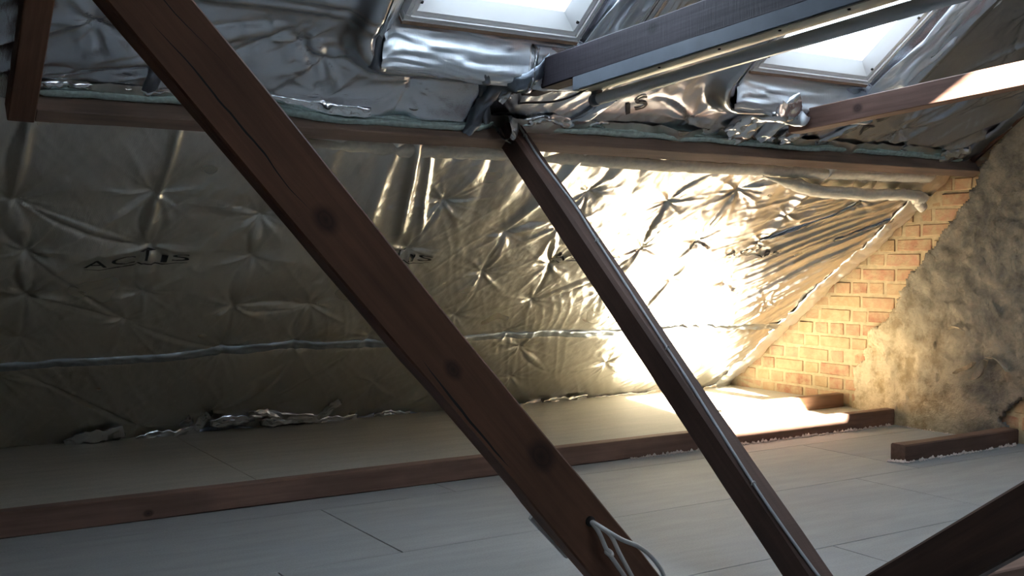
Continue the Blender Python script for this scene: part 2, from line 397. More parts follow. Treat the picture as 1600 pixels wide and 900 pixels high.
# plaster skin
def plaster_skin():
    g = .012; V = {}; verts = []; faces = []
    ys = np.arange(2.2, 4.1, g); zs = np.arange(-.02, 2.1, g)
    YY, ZZ = np.meshgrid(ys, zs, indexing='ij')
    H = .010*fbm(YY*4, ZZ*4, 3, N1) + .006*fbm(YY*16, ZZ*16, 3, N2)
    # flaking blisters and lifted ridges
    for (cy, cz, r, h) in ((3.30, .44, .08, .008), (3.16, .36, .10, .010), (3.42, .30, .08, -.008), (3.68, .34, .10, -.01), (3.25, .62, .12, .01), (3.45, .8, .16, .008), (3.1, .9, .2, .012)):
        d = np.hypot(YY-cy, (ZZ-cz)*1.3) + .02*fbm(YY*14, ZZ*14, 2, N3)
        H = H + h*(1/(1+np.exp((d-r)/.006)))
    JY = YY + .012*N2(YY*30, ZZ*30+9); JZ = ZZ + .012*N3(YY*30+4, ZZ*30)
    idx = -np.ones(YY.shape, int)
    ins = np.zeros(YY.shape, bool)
    for i in range(len(ys)):
        for j in range(len(zs)):
            ins[i, j] = inpoly(YY[i, j]+.014*float(N1(YY[i, j]*18, ZZ[i, j]*18)), ZZ[i, j]+.012*float(N2(YY[i, j]*22, ZZ[i, j]*22)) if ZZ[i, j] > .02 else 0.0, PLAS)
    for i in range(len(ys)-1):
        for j in range(len(zs)-1):
            if ins[i, j] and ins[i+1, j] and ins[i, j+1] and ins[i+1, j+1]:
                f_ = []
                for a, b_ in ((i, j), (i, j+1), (i+1, j+1), (i+1, j)):
                    if idx[a, b_] < 0:
                        idx[a, b_] = len(verts); verts.append((GX-H[a, b_], JY[a, b_], JZ[a, b_]))
                    f_.append(int(idx[a, b_]))
                faces.append(tuple(f_))
    bm = bmesh.new(); vs = [bm.verts.new(v) for v in verts]
    for f_ in faces: bm.faces.new([vs[k] for k in f_])
    ed = [e for e in bm.edges if e.is_boundary]
    r = bmesh.ops.extrude_edge_only(bm, edges=ed)
    for v in r['geom']:
        if isinstance(v, bmesh.types.BMVert): v.co.x = BX+.006
    bmesh.ops.recalc_face_normals(bm, faces=bm.faces)
    for f_ in bm.faces: f_.smooth = True
    me = bpy.data.meshes.new('plaster'); bm.to_mesh(me); bm.free()
    o = link('plaster', me, M['plaster'], wr); o['label'] = 'cracked grey plaster skin, ochre where sun bounce is painted in'
    # the rest of the wall beside and behind the camera
    o2 = boxm('plaster', (GX, -3.4, -.02), (BX+.005, 2.21, 2.0), M['plaster'], wr); o2['label'] = 'grey plaster nearer the camera'
plaster_skin()
# lifted plaster flakes
def flake(pts, wd, lift, nm='plaster_flake'):
    V, F = [], []
    for i, (y, z_) in enumerate(pts):
        t = i/(len(pts)-1); ww = wd*math.sin(math.pi*min(max(t, .08), .92))
        V += [(GX-.018-lift*.3, y, z_-ww/2), (GX-.024-lift, y+.006, z_+ww/2)]
        V += [(GX-.012, y, z_-ww/2), (GX-.016-lift, y+.006, z_+ww/2+.002)]
    n = len(pts)
    for i in range(n-1):
        a = i*4; F += [(a, a+1, a+5, a+4), (a+2, a+6, a+7, a+3), (a+1, a+3, a+7, a+5), (a, a+4, a+6, a+2)]
    F += [(0, 2, 3, 1), (n*4-4, n*4-3, n*4-1, n*4-2)]
    return mesh(nm, V, F, M['flake'], wr)
M['flake'] = simple('pale_plaster', (.50, .42, .30), .95, 0, 40, .25, .004)
flake([(3.36, .305), (3.33, .325), (3.30, .335), (3.27, .35), (3.25, .37)], .016, .015)
flake([(3.27, .285), (3.245, .30), (3.22, .325), (3.20, .36), (3.185, .385)], .032, .02)
flake([(3.18, .395), (3.15, .40), (3.12, .385), (3.09, .36), (3.07, .34)], .014, .02)
flake([(3.40, .52), (3.37, .535), (3.33, .53), (3.31, .52)], .010, .012)

# ---- the roof boards behind the foil, other slope, back and left walls
def slope_board(x0, x1, s0, s1, o0, o1):
    vs = [slp(x, s, o) for o in (o0, o1) for x, s in ((x0, s0), (x1, s0), (x1, s1), (x0, s1))]
    return vs
CV, CF = [], []
def addbox(vs):
    b0 = len(CV); CV.extend(vs); CF.extend([tuple(b0+k for k in f_) for f_ in ((0, 1, 2, 3), (7, 6, 5, 4), (0, 4, 5, 1), (1, 5, 6, 2), (2, 6, 7, 3), (3, 7, 4, 0))])
(ax0, ax1, as0, as1), (bx0, bx1, bs0, bs1), (dx0, dx1, ds0, ds1) = WIN
for x0, x1, s0, s1 in ((-2.5, BX+.1, -.3, as0-.02), (-2.5, ax0, as0-.02, as1), (ax1, bx0, as0-.02, as1), (bx1, BX+.1, as0-.02, as1), (-2.5, BX+.1, as1, ds0), (-2.5, dx0, ds0, ds1), (dx1, BX+.1, ds0, ds1), (-2.5, BX+.1, ds1, S_RIDGE+.1)):
    addbox(slope_board(x0, x1, s0, s1, -.06, -.10))
ce = mesh('ceiling', CV, CF, M['board_back']); tag(ce, 'sloping roof boards over the loft', kind='structure')
# far slope behind the viewer, lined with foil too, with the roof window the sun comes through
BWX0, BWX1, BWT0, BWT1 = 1.60, 2.47, .835, 1.52
def bsl(x, t, off=0.0):
    return Vector((x, RIDGE.y - t*CP + off*SP, RIDGE.z - t*SP - off*CP))
def back_slope():
    V = []; F = []
    for (xa, xb, ta, tb) in ((-2.5, BX+.1, 0, BWT0), (-2.5, BWX0, BWT0, BWT1), (BWX1, BX+.1, BWT0, BWT1), (-2.5, BX+.1, BWT1, 5.3)):
        nx, ns = max(2, int((xb-xa)/.1)), max(2, int((tb-ta)/.1)); b0 = len(V)
        for i in range(nx+1):
            for j in range(ns+1):
                x = xa+(xb-xa)*i/nx; t = ta+(tb-ta)*j/ns
                V.append(bsl(x, t, .02*float(fbm(np.array(x*3.), np.array(t*3.), 2))))
        for i in range(nx):
            for j in range(ns):
                a = b0+i*(ns+1)+j; F.append((a, a+1, a+ns+2, a+ns+1))
    o = mesh('ceiling', V, F, M['tape_dark'], None, True); tag(o, 'foil lined roof slope behind the viewer', kind='structure')
    def slab(xa, xb, ta, tb):
        vs = [bsl(x, t, o_) for o_ in (-.05, -.08) for x, t in ((xa, ta), (xb, ta), (xb, tb), (xa, tb))]
        b0 = len(SV); SV.extend(vs); SF.extend([tuple(b0+k for k in f_) for f_ in ((0, 1, 2, 3), (7, 6, 5, 4), (0, 4, 5, 1), (1, 5, 6, 2), (2, 6, 7, 3), (3, 7, 4, 0))])
    SV, SF = [], []
    slab(-2.6, BX+.15, -.1, BWT0+.001); slab(-2.6, BWX0+.001, BWT0-.01, BWT1+.01); slab(BWX1-.001, BX+.15, BWT0-.01, BWT1+.01); slab(-2.6, BX+.15, BWT1-.001, 5.4)  # unseen extra layer, closes pinholes of sun between the foil patches
    bo = mesh('ceiling', SV, SF, M['board_back']); tag(bo, 'unseen roof boards added behind the viewer to stop sun leaks', kind='structure')
    wn = empty('window_3', bsl((BWX0+BWX1)/2, BWT1)); tag(wn, 'wide roof window in the slope behind the viewer', kind='structure')
    def bb(name, xa, xb, ta, tb, oa, ob, m):
        vs = [bsl(x, t, o_) for o_ in (oa, ob) for x, t in ((xa, ta), (xb, ta), (xb, tb), (xa, tb))]
        mesh(name, vs, [(0, 1, 2, 3), (7, 6, 5, 4), (0, 4, 5, 1), (1, 5, 6, 2), (2, 6, 7, 3), (3, 7, 4, 0)], m, wn)
    q = .05
    bb('frame_rail', BWX0-.03, BWX1+.03, BWT0-.03, BWT0+q-.03, .03, -.06, M['white']); bb('frame_rail', BWX0-.03, BWX1+.03, BWT1-q+.03, BWT1+.03, .03, -.06, M['white'])
    bb('frame_jamb', BWX0-.03, BWX0-.03+q, BWT0+q-.03, BWT1-q+.03, .03, -.06, M['white']); bb('frame_jamb', BWX1-q+.03, BWX1+.03, BWT0+q-.03, BWT1-q+.03, .03, -.06, M['white'])
    bb('pane', BWX0+.01, BWX1-.01, BWT0+.01, BWT1-.01, -.028, -.032, M['pane'])
    boxm('wall_back', (-2.5, -3.7, -.1), (BX+.1, -3.6, .5), M['board_back'])['kind'] = 'structure'
back_slope()
boxm('ridge_filler_1', (-2.5, RIDGE.y-.12, RIDGE.z-.07), (BX+.1, RIDGE.y+.12, RIDGE.z+.16), M['board_back'])['kind'] = 'structure'  # unseen ridge board, added to block sun leaking along the ridge
wl = mesh('wall_left', [(-2.5, -3.6, -.1), (-2.5, 5.4, -.1), (-2.5, 5.4, .1), (-2.5, RIDGE.y, RIDGE.z+.15), (-2.5, -3.6, .3),
                        (-2.6, -3.6, -.1), (-2.6, 5.4, -.1), (-2.6, 5.4, .1), (-2.6, RIDGE.y, RIDGE.z+.15), (-2.6, -3.6, .3)],
          [(4, 3, 2, 1, 0), (5, 6, 7, 8, 9), (0, 1, 6, 5), (1, 2, 7, 6), (2, 3, 8, 7), (3, 4, 9, 8), (4, 0, 5, 9)], M['board_back'])
tag(wl, kind='structure')

# ---- roof windows
def sbox(name, x0, x1, s0, s1, o0, o1, m, parent, bev=.003):
    c = slp((x0+x1)/2, (s0+s1)/2, (o0+o1)/2)
    bm = bmesh.new(); bmesh.ops.create_cube(bm, size=1)
    for v in bm.verts: v.co = Vector((v.co.x*(x1-x0), v.co.y*(s1-s0), v.co.z*(o1-o0)))
    if bev: bmesh.ops.bevel(bm, geom=bm.edges[:], offset=bev, segments=2, affect='EDGES')
    R = Matrix(((1, 0, 0), (0, -CP, -SP), (0, SP, -CP)))
    for v in bm.verts: v.co = R @ v.co
    bmesh.ops.recalc_face_normals(bm, faces=bm.faces)
    me = bpy.data.meshes.new(name); bm.to_mesh(me); bm.free()
    o = link(name, me, m); o.location = c
    if parent: place(o, parent)
    return o
for i, (x0, x1, s0, s1) in enumerate(WIN):
    wd = empty('window_%d' % (1, 2, 4)[i], slp((x0+x1)/2, s0, 0)); tag(wd, kind='structure')
    wd['label'] = ('white painted roof window nearer the left, above the long sloping brace', 'white painted roof window nearer the gable wall', 'unseen roof window added higher up the slope for daylight on the floor')[i]
    q = .018
    oa, ob = .0, -.075
    sbox('frame_rail', x0, x1, s0, s0+q, oa, ob, M['white'], wd); sbox('frame_rail', x0, x1, s1-q, s1, oa, ob, M['white'], wd)
    sbox('frame_jamb', x0, x0+q, s0+q, s1-q, oa, ob, M['white'], wd); sbox('frame_jamb', x1-q, x1, s0+q, s1-q, oa, ob, M['white'], wd)
    sbox('frame_edge', x0, x1, s0-.014, s0-.0005, .002, -.05, M['frame_wood'], wd, .001)
    a, b_ = q+.001, q+.062
    sa, sb = -.006, -.062
    OC = [(x0+a, s0+a), (x1-a, s0+a), (x1-a, s1-a), (x0+a, s1-a)]; IC = [(x0+b_, s0+b_), (x1-b_, s0+b_), (x1-b_, s1-b_), (x0+b_, s1-b_)]
    MC = [(o_[0]*.72+i_[0]*.28, o_[1]*.72+i_[1]*.28) for o_, i_ in zip(OC, IC)]
    for k in range(4):
        l = (k+1) % 4; V_ = []
        for e_ in (k, l):
            V_ += [slp(*OC[e_], sb), slp(*OC[e_], sa), slp(*MC[e_], sa), slp(*IC[e_], -.046), slp(*IC[e_], sb)]
        mesh('sash_rail' if k % 2 == 0 else 'sash_jamb', V_, [(0, 1, 2, 3, 4), (9, 8, 7, 6, 5)]+[(j, j+5, (j+1) % 5+5, (j+1) % 5) for j in range(5)], M['white'], wd)
    sbox('pane', x0+b_-.004, x1-b_+.004, s0+b_-.004, s1-b_+.004, -.048, -.052, M['pane'], wd, 0)
    for xs, ss in ((x0+a+.02, s0+.07), (x1-a-.022, s0+.075), (x1-a-.022, s0+.35)):
        sbox('screw', xs-.004, xs+.004, ss-.004, ss+.004, sa+.002, sa-.004, M['dark_hole'], wd, 0)

# ================================================================== FOIL
LSITES = [(.15, 1.75), (.18, 1.45), (.2, 1.12), (.492, 1.66), (.558, 1.384), (.586, 1.126), (.60, .84), (.911, 1.714), (.956, 1.422), (.979, 1.145), (.951, .95), (1.298, 1.603), (1.332, 1.359),
          (1.341, 1.035), (1.373, .74), (1.666, 1.025), (1.68, .74), (1.985, 1.711), (1.96, 1.402), (2.0, 1.08), (2.02, .78), (2.364, 1.512), (2.382, 1.241), (2.386, .919), (2.708, 1.289), (2.752, 1.011), (2.75, .76),
          (2.62, 1.797), (2.60, 1.559), (3.085, 1.736), (3.139, 1.417), (3.12, 1.1), (3.427, 1.83), (3.446, 1.464), (3.488, 1.157), (3.493, .903), (3.836, 1.686), (3.839, 1.473),
          (4.25, 1.80), (3.9, 1.1), (4.3, .95),
          (.55, .58), (1.15, .13), (1.72, .20), (1.45, .18), (2.6, .45), (3.0, .30), (2.9, .60), (2.2, .35), (3.55, .4), (4.05, .33)]
LLINKS = [((.492, 2.08), (.492, 1.66)), ((.492, 1.66), (.558, 1.384)), ((.558, 1.384), (.586, 1.126)), ((.586, 1.126), (.6, .84)),
          ((.911, 1.95), (.911, 1.714)), ((.956, 1.422), (.979, 1.145)), ((.911, 1.714), (.956, 1.422)), ((1.298, 1.603), (1.332, 1.359)), ((1.332, 1.359), (1.341, 1.035)), ((1.341, 1.035), (1.373, .74)),
          ((1.666, 1.025), (1.68, .74)), ((1.985, 1.711), (1.96, 1.402)), ((1.96, 1.402), (2.0, 1.08)), ((2.364, 1.512), (2.382, 1.241)), ((2.382, 1.241), (2.386, .919)), ((2.56, 1.6), (2.364, 1.512)),
          ((2.708, 1.289), (2.752, 1.011)), ((2.62, 1.797), (2.60, 1.559)), ((2.60, 1.559), (2.708, 1.289)), ((3.2, 1.95), (3.085, 1.736)), ((3.085, 1.736), (3.139, 1.417)), ((3.139, 1.417), (3.12, 1.1)),
          ((3.6, 1.98), (3.427, 1.83)), ((3.427, 1.83), (3.446, 1.464)), ((3.446, 1.464), (3.488, 1.157)), ((3.488, 1.157), (3.493, .903)), ((3.836, 1.98), (3.836, 1.686)),
          ((3.839, 1.473), (4.25, 1.80)), ((.586, 1.126), (.951, .95)), ((.558, 1.384), (.951, .95)), ((.492, 1.66), (.956, 1.422)), ((.951, .95), (1.35, .72)), ((.6, .62), (1.15, .13)), ((1.45, .18), (1.70, .62)),
          ((1.62, .18), (1.95, .62)), ((2.2, .35), (2.6, .6)), ((1.332, 1.03), (1.666, 1.025)), ((2.9, .6), (3.2, .35)), ((2.752, 1.011), (3.12, 1.3))]
def quilt(x, s, sites, links, puff=.026, seed=5, aniso=None):
    """inward displacement of a stitched, puffed foil blanket"""
    R = np.random.RandomState(seed)
    best = np.full(x.shape, 9.0)
    h = np.zeros(x.shape)
    for (cx, cs) in sites:
        dx, dy = x-cx, s-cs
        near = (np.abs(dx) < .45) & (np.abs(dy) < .45)
        r = np.hypot(dx, dy)+1e-6
        best = np.minimum(best, r)
        th = np.arctan2(dy, dx)
        k1, k2 = R.randint(4, 7), R.randint(8, 12); p1, p2 = R.rand(2)*6.28
        # pinched pleats radiating from the stitch
        ray = (1-np.abs(np.sin(th*k1/2+p1+.8*N2(x*4, s*4))))**2.2*.9 + (1-np.abs(np.sin(th*k2/2+p2)))**3*.45
        amp = .017*(1-np.exp(-r/.016))*np.exp(-r/(.085+.04*R.rand()))
        h = h + np.where(near, amp*ray, 0)
    h = h + puff*(1-np.exp(-(best/.075)**.85))
    for (a, b_) in links:
        ax, ay = a; bx, by = b_
        L2 = (bx-ax)**2+(by-ay)**2; L = math.sqrt(L2)
        t = ((x-ax)*(bx-ax)+(s-ay)*(by-ay))/L2; tc = np.clip(t, 0, 1)
        q = ((x-ax)*(by-ay)-(s-ay)*(bx-ax))/L                    # signed distance
        bow = (R.rand()-.2)*.07*L/.3
        d1 = np.abs(q-bow*np.sin(math.pi*tc)); d2 = np.abs(q+bow*.6*np.sin(math.pi*tc))
        win = np.clip(1-np.abs(t-.5)*2, 0, 1)**.35*((t > 0) & (t < 1))
        h = h - win*(.012*np.exp(-d1/.010)+.007*np.exp(-d2/.012))
        h = h + win*.007*np.exp(-((q)/.028)**2)
    # soft waviness and small wrinkles
    h = h + .012*fbm(x*2.6, s*2.2, 2, N3)
    wx_ = x+.05*N1(x*3, s*3); ws_ = s+.05*N2(x*3, s*3)
    zone = .5+.5*N4(x*1.7+3, s*1.7)
    h = h + .0045*zone*(1-np.abs(N4((wx_*.8-ws_*.6)*20, (wx_*.6+ws_*.8)*1.6)))**2 + .0035*(1-zone)*(1-np.abs(N3((wx_*.9+ws_*.45)*26, (wx_*.45-ws_*.9)*2.0)))**2
    h = h + .0010*fbm(x*38, s*30, 2, N1)
    return h
def lower_h(x, s):
    x = np.asarray(x, float); s = np.asarray(s, float)
    h = quilt(x, s, LSITES, LLINKS)
    # tension folds drawn up towards the gable corner
    g = np.clip((x-3.45)/.5, 0, 1)*np.clip((2.0-s)/.4, 0, 1)*np.clip((s-.0)/.3, 0, 1)
    u = (x-4.75)*.62-(s-2.05)*.78; vv = (x-4.75)*.78+(s-2.05)*.62
    ang = np.arctan2(s-2.35, x-5.3)
    h = h + g*(.016*(1-np.abs(N1(ang*26, vv*.8)))**2+.008*(1-np.abs(N2(ang*60, vv*1.3)))**2 - .012)
    # vertical folds hanging from the purlin
    tt = np.clip((s-1.45)/.5, 0, 1)*(x > 1.35)
    h = h + tt*(.018*np.abs(N4(x*7+1.5*(s-2), s*.9)) + .006*N2(x*22, s*1.5))
    for (cx, lean, sg, am) in ((1.75, .25, .022, .03), (1.80, .34, .014, .018), (1.66, .12, .03, .02), (3.83, 0, .02, .02), (.92, 0, .014, .018), (.50, -.05, .015, .012), (2.45, -.25, .025, .02)):
        xc = cx + lean*(2.0-s)
        h = h + am*np.exp(-((x-xc)/sg)**2)*np.clip((s-1.40)/.25, 0, 1)*np.clip((2.1-s)/.1, 0, 1)
    # seam under the long tape pulls the blanket in
    h = h - .016*np.exp(-((s-seam_s(x))/.03)**2)
    # gable-side edge is folded and taped
    ge = np.clip((x-4.50)/.12, 0, 1)
    h = h*(1-.6*ge) + ge*(.014*(1-np.abs(fbm(x*14+s*4, s*10-x*6, 2, N2)))+.006*fbm(x*40, s*30, 2))
    # crushed foot
    ft = np.exp(-(s/.05)**2)
    h = h + ft*.012*fbm(x*16, s*20, 3, N1)
    h = h + .015*np.exp(-(s/.10)**2)*np.clip(N3(x*2.2, 0*s+3)*1.5, 0, 1)
    return h
def seam_s(x):
    return .655+.065*np.clip((np.asarray(x)-.5)/1.1, 0, 1)-.03*np.clip((np.asarray(x)-3)/1.7, 0, 1)

USITES = [(.62, 2.42), (1.20, 2.42), (1.295, 2.36), (1.342, 2.20), (1.616, 2.30), (2.42, 2.50), (2.85, 2.24), (4.05, 2.28), (4.35, 2.55), (.35, 2.8), (.9, 2.85), (1.25, 2.9), (4.1, 3.0), (2.6, 2.9),
          (4.3, 3.4), (.8, 3.3), (1.3, 3.4), (2.5, 3.4)]
ULINKS = [((1.20, 2.44), (1.342, 2.20)), ((1.67, 2.40), (1.616, 2.30)), ((1.616, 2.30), (1.60, 2.16)), ((1.342, 2.2), (1.34, 2.13)), ((.62, 2.42), (1.0, 2.30)), ((.45, 2.2), (1.1, 2.42)), ((.5, 2.25), (1.2, 2.5)),
          ((2.85, 2.24), (2.6, 2.35)), ((4.35, 2.55), (4.1, 3.0)), ((4.05, 2.28), (4.5, 2.7)), ((4.0, 2.2), (4.55, 2.9))]
def upper_h(x, s):
    x = np.asarray(x, float); s = np.asarray(s, float)
    h = quilt(x, s, USITES, ULINKS, .024, 9)
    # near the roof windows the blanket turns outward to meet the frame, in long smooth folds
    for (x0, x1, s0, s1) in WIN[:2]:
        dx = np.maximum(np.maximum(x0-x, x-x1), 0); dy = np.maximum(np.maximum(s0-s, s-s1), 0)
        d = np.hypot(dx, dy)
        t = np.clip(d/.135, 0, 1); prof = -.045 + .125*(t*t*(3-2*t))
        k = np.clip((.21-d)/.075, 0, 1); k = k*k*(3-2*k)
        prof = prof + .007*(1-np.abs(N1(x*3+s*2, d*26+x)))**2*np.clip(d/.03, 0, 1) + .004*N2(x*9, d*20)
        h = h*(1-k) + k*prof
        side = (x > x1)*np.exp(-((dx-.13)/.10)**2)*np.clip((s-s0+.05)/.1, 0, 1)
        h = h + side*(.022*(1-np.abs(N2(x*34, s*1.8)))**2-.006)
    # lapped seam left of the first window
    sm = 2.60-.02*(x-.6)
    lf = np.clip((1.45-x)/.1, 0, 1)
    h = h + lf*(.030/(1+np.exp(-(s-sm)/.008))*np.exp(-np.clip(s-sm, 0, 9)/.10)) + lf*.012*np.exp(-((s-sm+.03)/.02)**2)
    gr = np.clip((x-3.85)/.3, 0, 1)
    vv = x*.75+(s)*.66; uu = x*.66-(s)*.75
    h = h + gr*(.026*(1-np.abs(N3(uu*11, vv*1.2)))**2 - .008)
    # slanting pleats at the far left
    gl = np.clip((1.05-x)/.25, 0, 1)*np.clip((2.6-s)/.2, 0, 1)
    uu = (x*.45-s*.9)
    h = h + gl*.016*(1-np.abs(N4(uu*14, (x+s)*1.2)))**2
    # hem over the purlin
    hm = np.exp(-((s-2.15)/.05)**2)
    h = h*(1-.85*hm) + hm*(.004+.009*fbm(x*8, s*6, 3, N2)) + .034*np.exp(-((s-2.15)/.06)**2)*np.clip((x-1.15)/.2, 0, 1)*np.clip((2.0-x)/.06, 0, 1)
    return h

def sheet(name, hf, x0, x1, s0, s1, g, m, base_off=0.0, hole=None, parent=None, keep=None, warp=None):
    nx, ns = int((x1-x0)/g)+1, int((s1-s0)/g)+1
    X, S = np.meshgrid(np.linspace(x0, x1, nx), np.linspace(s0, s1, ns), indexing='ij')
    if warp: X, S = warp(X, S)
    H = hf(X, S)+base_off
    V = np.stack([X, EY-S*CP-H*SP, EZ+S*SP-H*CP], -1).reshape(-1, 3)
    I = np.arange(nx*ns).reshape(nx, ns)
    Q = np.stack([I[:-1, :-1], I[1:, :-1], I[1:, 1:], I[:-1, 1:]], -1)
    mask = np.ones(Q.shape[:2], bool)
    Xc, Sc = X[:-1, :-1], S[:-1, :-1]
    if hole:
        for (a, b_, c, d) in hole: mask &= ~((Xc > a) & (Xc < b_) & (Sc > c) & (Sc < d))
    if keep is not None: mask &= keep(Xc, Sc)
    Q = Q[mask]
    me = bpy.data.meshes.new(name)
    me.vertices.add(len(V)); me.vertices.foreach_set('co', V.astype(np.float32).ravel())
    me.loops.add(Q.size); me.loops.foreach_set('vertex_index', Q.ravel().astype(np.int32))
    me.polygons.add(len(Q)); me.polygons.foreach_set('loop_start', np.arange(0, Q.size, 4, dtype=np.int32))
    try: me.polygons.foreach_set('loop_total', np.full(len(Q), 4, dtype=np.int32))
    except Exception: pass
    me.polygons.foreach_set('use_smooth', np.ones(len(Q), bool))
    at = me.attributes.new('cloth', 'FLOAT_VECTOR', 'POINT'); at.data.foreach_set('vector', np.stack([X, S, 0*X], -1).astype(np.float32).ravel())
    me.update(); me.validate()
    o = link(name, me, m)
    if parent: place(o, parent)
    return o

# ---- lower blanket
low = empty('foil_insulation', slp(2.5, 0)); tag(low, 'silver quilted foil blanket, tinted for warm floor light, below the long horizontal purlin', 'insulation')
def low_warp(X, S):
    # bottom edge wanders a little, right edge leans along the gable
    return X, S + .014*(1-np.clip(S/.2, 0, 1))*fbm(X*3, X*0+2, 3)
sheet('foil_sheet', lower_h, -2.45, 4.70, -.02, 2.20, .0068, M['foil_low'], 0, None, low, None, low_warp)

def ribbon(name, path, width, hf, m, parent, off=.004, crumple=.004, freq=40, nw=7, step=.008, ends=True, edge=.0, fold=0.0):
    """crumpled tape laid over a foil sheet along a path in slope coordinates"""
    P = [np.array(p, float) for p in path]; seg = [np.linalg.norm(b_-a) for a, b_ in zip(P, P[1:])]; L = sum(seg)
    n = max(3, int(L/step)); XS, SS, AL, AW = [], [], [], []
    for i in range(n+1):
        l = L*i/n; k = 0
        while k < len(seg)-1 and l > seg[k]: l -= seg[k]; k += 1
        t = P[k]+(P[k+1]-P[k])*min(l/seg[k], 1); d = (P[k+1]-P[k])/seg[k]; nn = np.array((-d[1], d[0]))
        wj = width*(1+.14*float(N1(np.array(L*i/n*6), np.array(width*90)))); wj2 = .1*width*float(N2(np.array(L*i/n*5), np.array(2.2)))
        for j in range(nw):
            a = (j/(nw-1)-.5)
            q = t+nn*(a*wj+wj2+edge*float(N3(np.array(L*i/n*50), np.array(a*9)))*(abs(a) == .5)); XS.append(q[0]); SS.append(q[1]); AL.append(L*i/n); AW.append(a)
    XS, SS, AL, AW = map(np.array, (XS, SS, AL, AW))
    H = hf(XS, SS)
    H2 = H.reshape(n+1, nw); H = (H2*.35+H2.mean(1, keepdims=True)*.65).ravel() if off > .006 else H
    H = H + off*(1-(2*AW)**4*.9) + crumple*fbm(AL*freq*.5, AW*3+AL*freq*.3, 3, N4) + crumple*.9*(1-np.abs(N2(AL*freq*.22, AW*5)))
    if fold: H = H + fold*((1-np.abs(N3(AL*2.2+AW*1.5, AW*7)))**3 + .8*(1-np.abs(N1(AL*5-AW*3, AW*11+5)))**3 - .5)
    V = [slp(a, b_, c) for a, b_, c in zip(XS, SS, H)]
    V += [slp(a, b_, c-.004) for a, b_, c in zip(XS, SS, H)]
    F = []; N_ = (n+1)*nw
    for i in range(n):
        for j in range(nw-1):
            a = i*nw+j; F.append((a, a+nw, a+nw+1, a+1)); F.append((a+N_, a+1+N_, a+nw+1+N_, a+nw+N_))
        a = i*nw; F.append((a, a+N_, a+nw+N_, a+nw)); a = i*nw+nw-1; F.append((a, a+nw, a+nw+N_, a+N_))
    o = mesh(name, V, F, m, None, True)
    at = o.data.attributes.new('cloth', 'FLOAT_VECTOR', 'POINT'); c_ = np.stack([XS, SS, 0*XS], -1).astype(np.float32); at.data.foreach_set('vector', np.concatenate([c_, c_]).ravel())
    if parent: place(o, parent)
    return o
xs = np.linspace(-2.4, 4.62, 60)
t_ = ribbon('joint_tape', [(x, float(seam_s(x))) for x in xs], .052, lower_h, M['tape_seam'], low, .012, .004, 34); t_['label'] = 'long silver joint tape'
t_ = ribbon('edge_tape', [(4.655, .0), (4.64, .5), (4.645, 1.0), (4.65, 1.5), (4.64, 1.88)], .13, lower_h, M['edge_foil'], low, .010, .010, 30, 11); t_['label'] = 'pale crumpled edge tape along the brick gable'
t_ = ribbon('edge_tape', [(4.33, 1.50), (4.50, 1.60), (4.62, 1.70)], .035, lower_h, M['tape'], low, .008, .004, 40)
# crumpled bright hem along the foot
for pth, ww, cr in (([(.85, .06), (.96, .10), (1.08, .14)], .10, .014), ([(1.14, .06), (1.25, .07), (1.42, .08)], .075, .016), ([(1.46, .13), (1.56, .14), (1.66, .15)], .05, .012), ([(1.40, .10), (1.44, .22)], .04, .012), ([(1.98, .12), (2.06, .24)], .03, .010), ([(1.70, .11), (1.85, .12), (2.0, .11)], .05, .012),
                    ([(1.32, .15), (1.36, .20)], .03, .010), ([(1.62, .19), (1.75, .165), (1.95, .13)], .03, .007), ([(1.95, .075), (2.05, .07), (2.2, .065)], .05, .012),
                    ([(2.30, .055), (2.5, .05)], .04, .010), ([(2.75, .04), (3.0, .05), (3.3, .05)], .05, .014), ([(3.3, .06), (3.6, .07)], .06, .014), ([(3.6, .04), (4.0, .05), (4.6, .04)], .04, .010)):
    ribbon('crumpled_fold', pth, ww, lower_h, M['crinkle'], low, .014, cr, 34, 13, .006, fold=.016)
t_ = ribbon('foot_tape', [(1.35, .035), (2.0, .03), (2.7, .03)], .045, lower_h, M['tape_dark'], low, .016, .008, 40, 9, .006); t_['label'] = 'dark taped strip along the foot of the foil'
# silver creases: long tight fold towards the gable corner
t_ = ribbon('fold', [(3.84, 1.475), (4.02, 1.60), (4.26, 1.80)], .030, lower_h, M['tape'], low, .006, .003, 26); t_['label'] = 'bluish silver fold in the foil'
# cream fleece under the purlin
def strip(name, xs, f, m, parent, seed):
    """soft strip: f(x) -> (s centre, offset, half height, thickness)"""
    V, F = [], []; k = 10
    for x in xs:
        s_, of, hh, th = f(x)
        for j in range(k):
            a = 2*math.pi*j/k; rr_ = 1+.18*float(N2(np.array(x*30), np.array(j*1.7+seed)))
            V.append(slp(x, s_+math.sin(a)*hh*rr_, of+math.cos(a)*th*rr_))
    n = len(xs)
    for i in range(n-1):
        for j in range(k):
            F.append((i*k+j, i*k+(j+1) % k, (i+1)*k+(j+1) % k, (i+1)*k+j))
    F.append(tuple(range(k))[::-1]); F.append(tuple(range((n-1)*k, n*k)))
    return mesh(name, V, F, m, parent, True)
def f1(x):
    sag = .02*float(fbm(np.array(x*2.2), np.array(1.1), 2)); g = max(0, min(1, (x-1.2)/.4))
    return 2.0+sag*.5+(.0 if x < 3.45 else 0), .035, .03*g+.004, .016
t_ = strip('fleece_edge', np.linspace(1.2, 4.55, 240), f1, M['fleece'], low, 1); t_['label'] = 'cream fleece edge under the purlin'
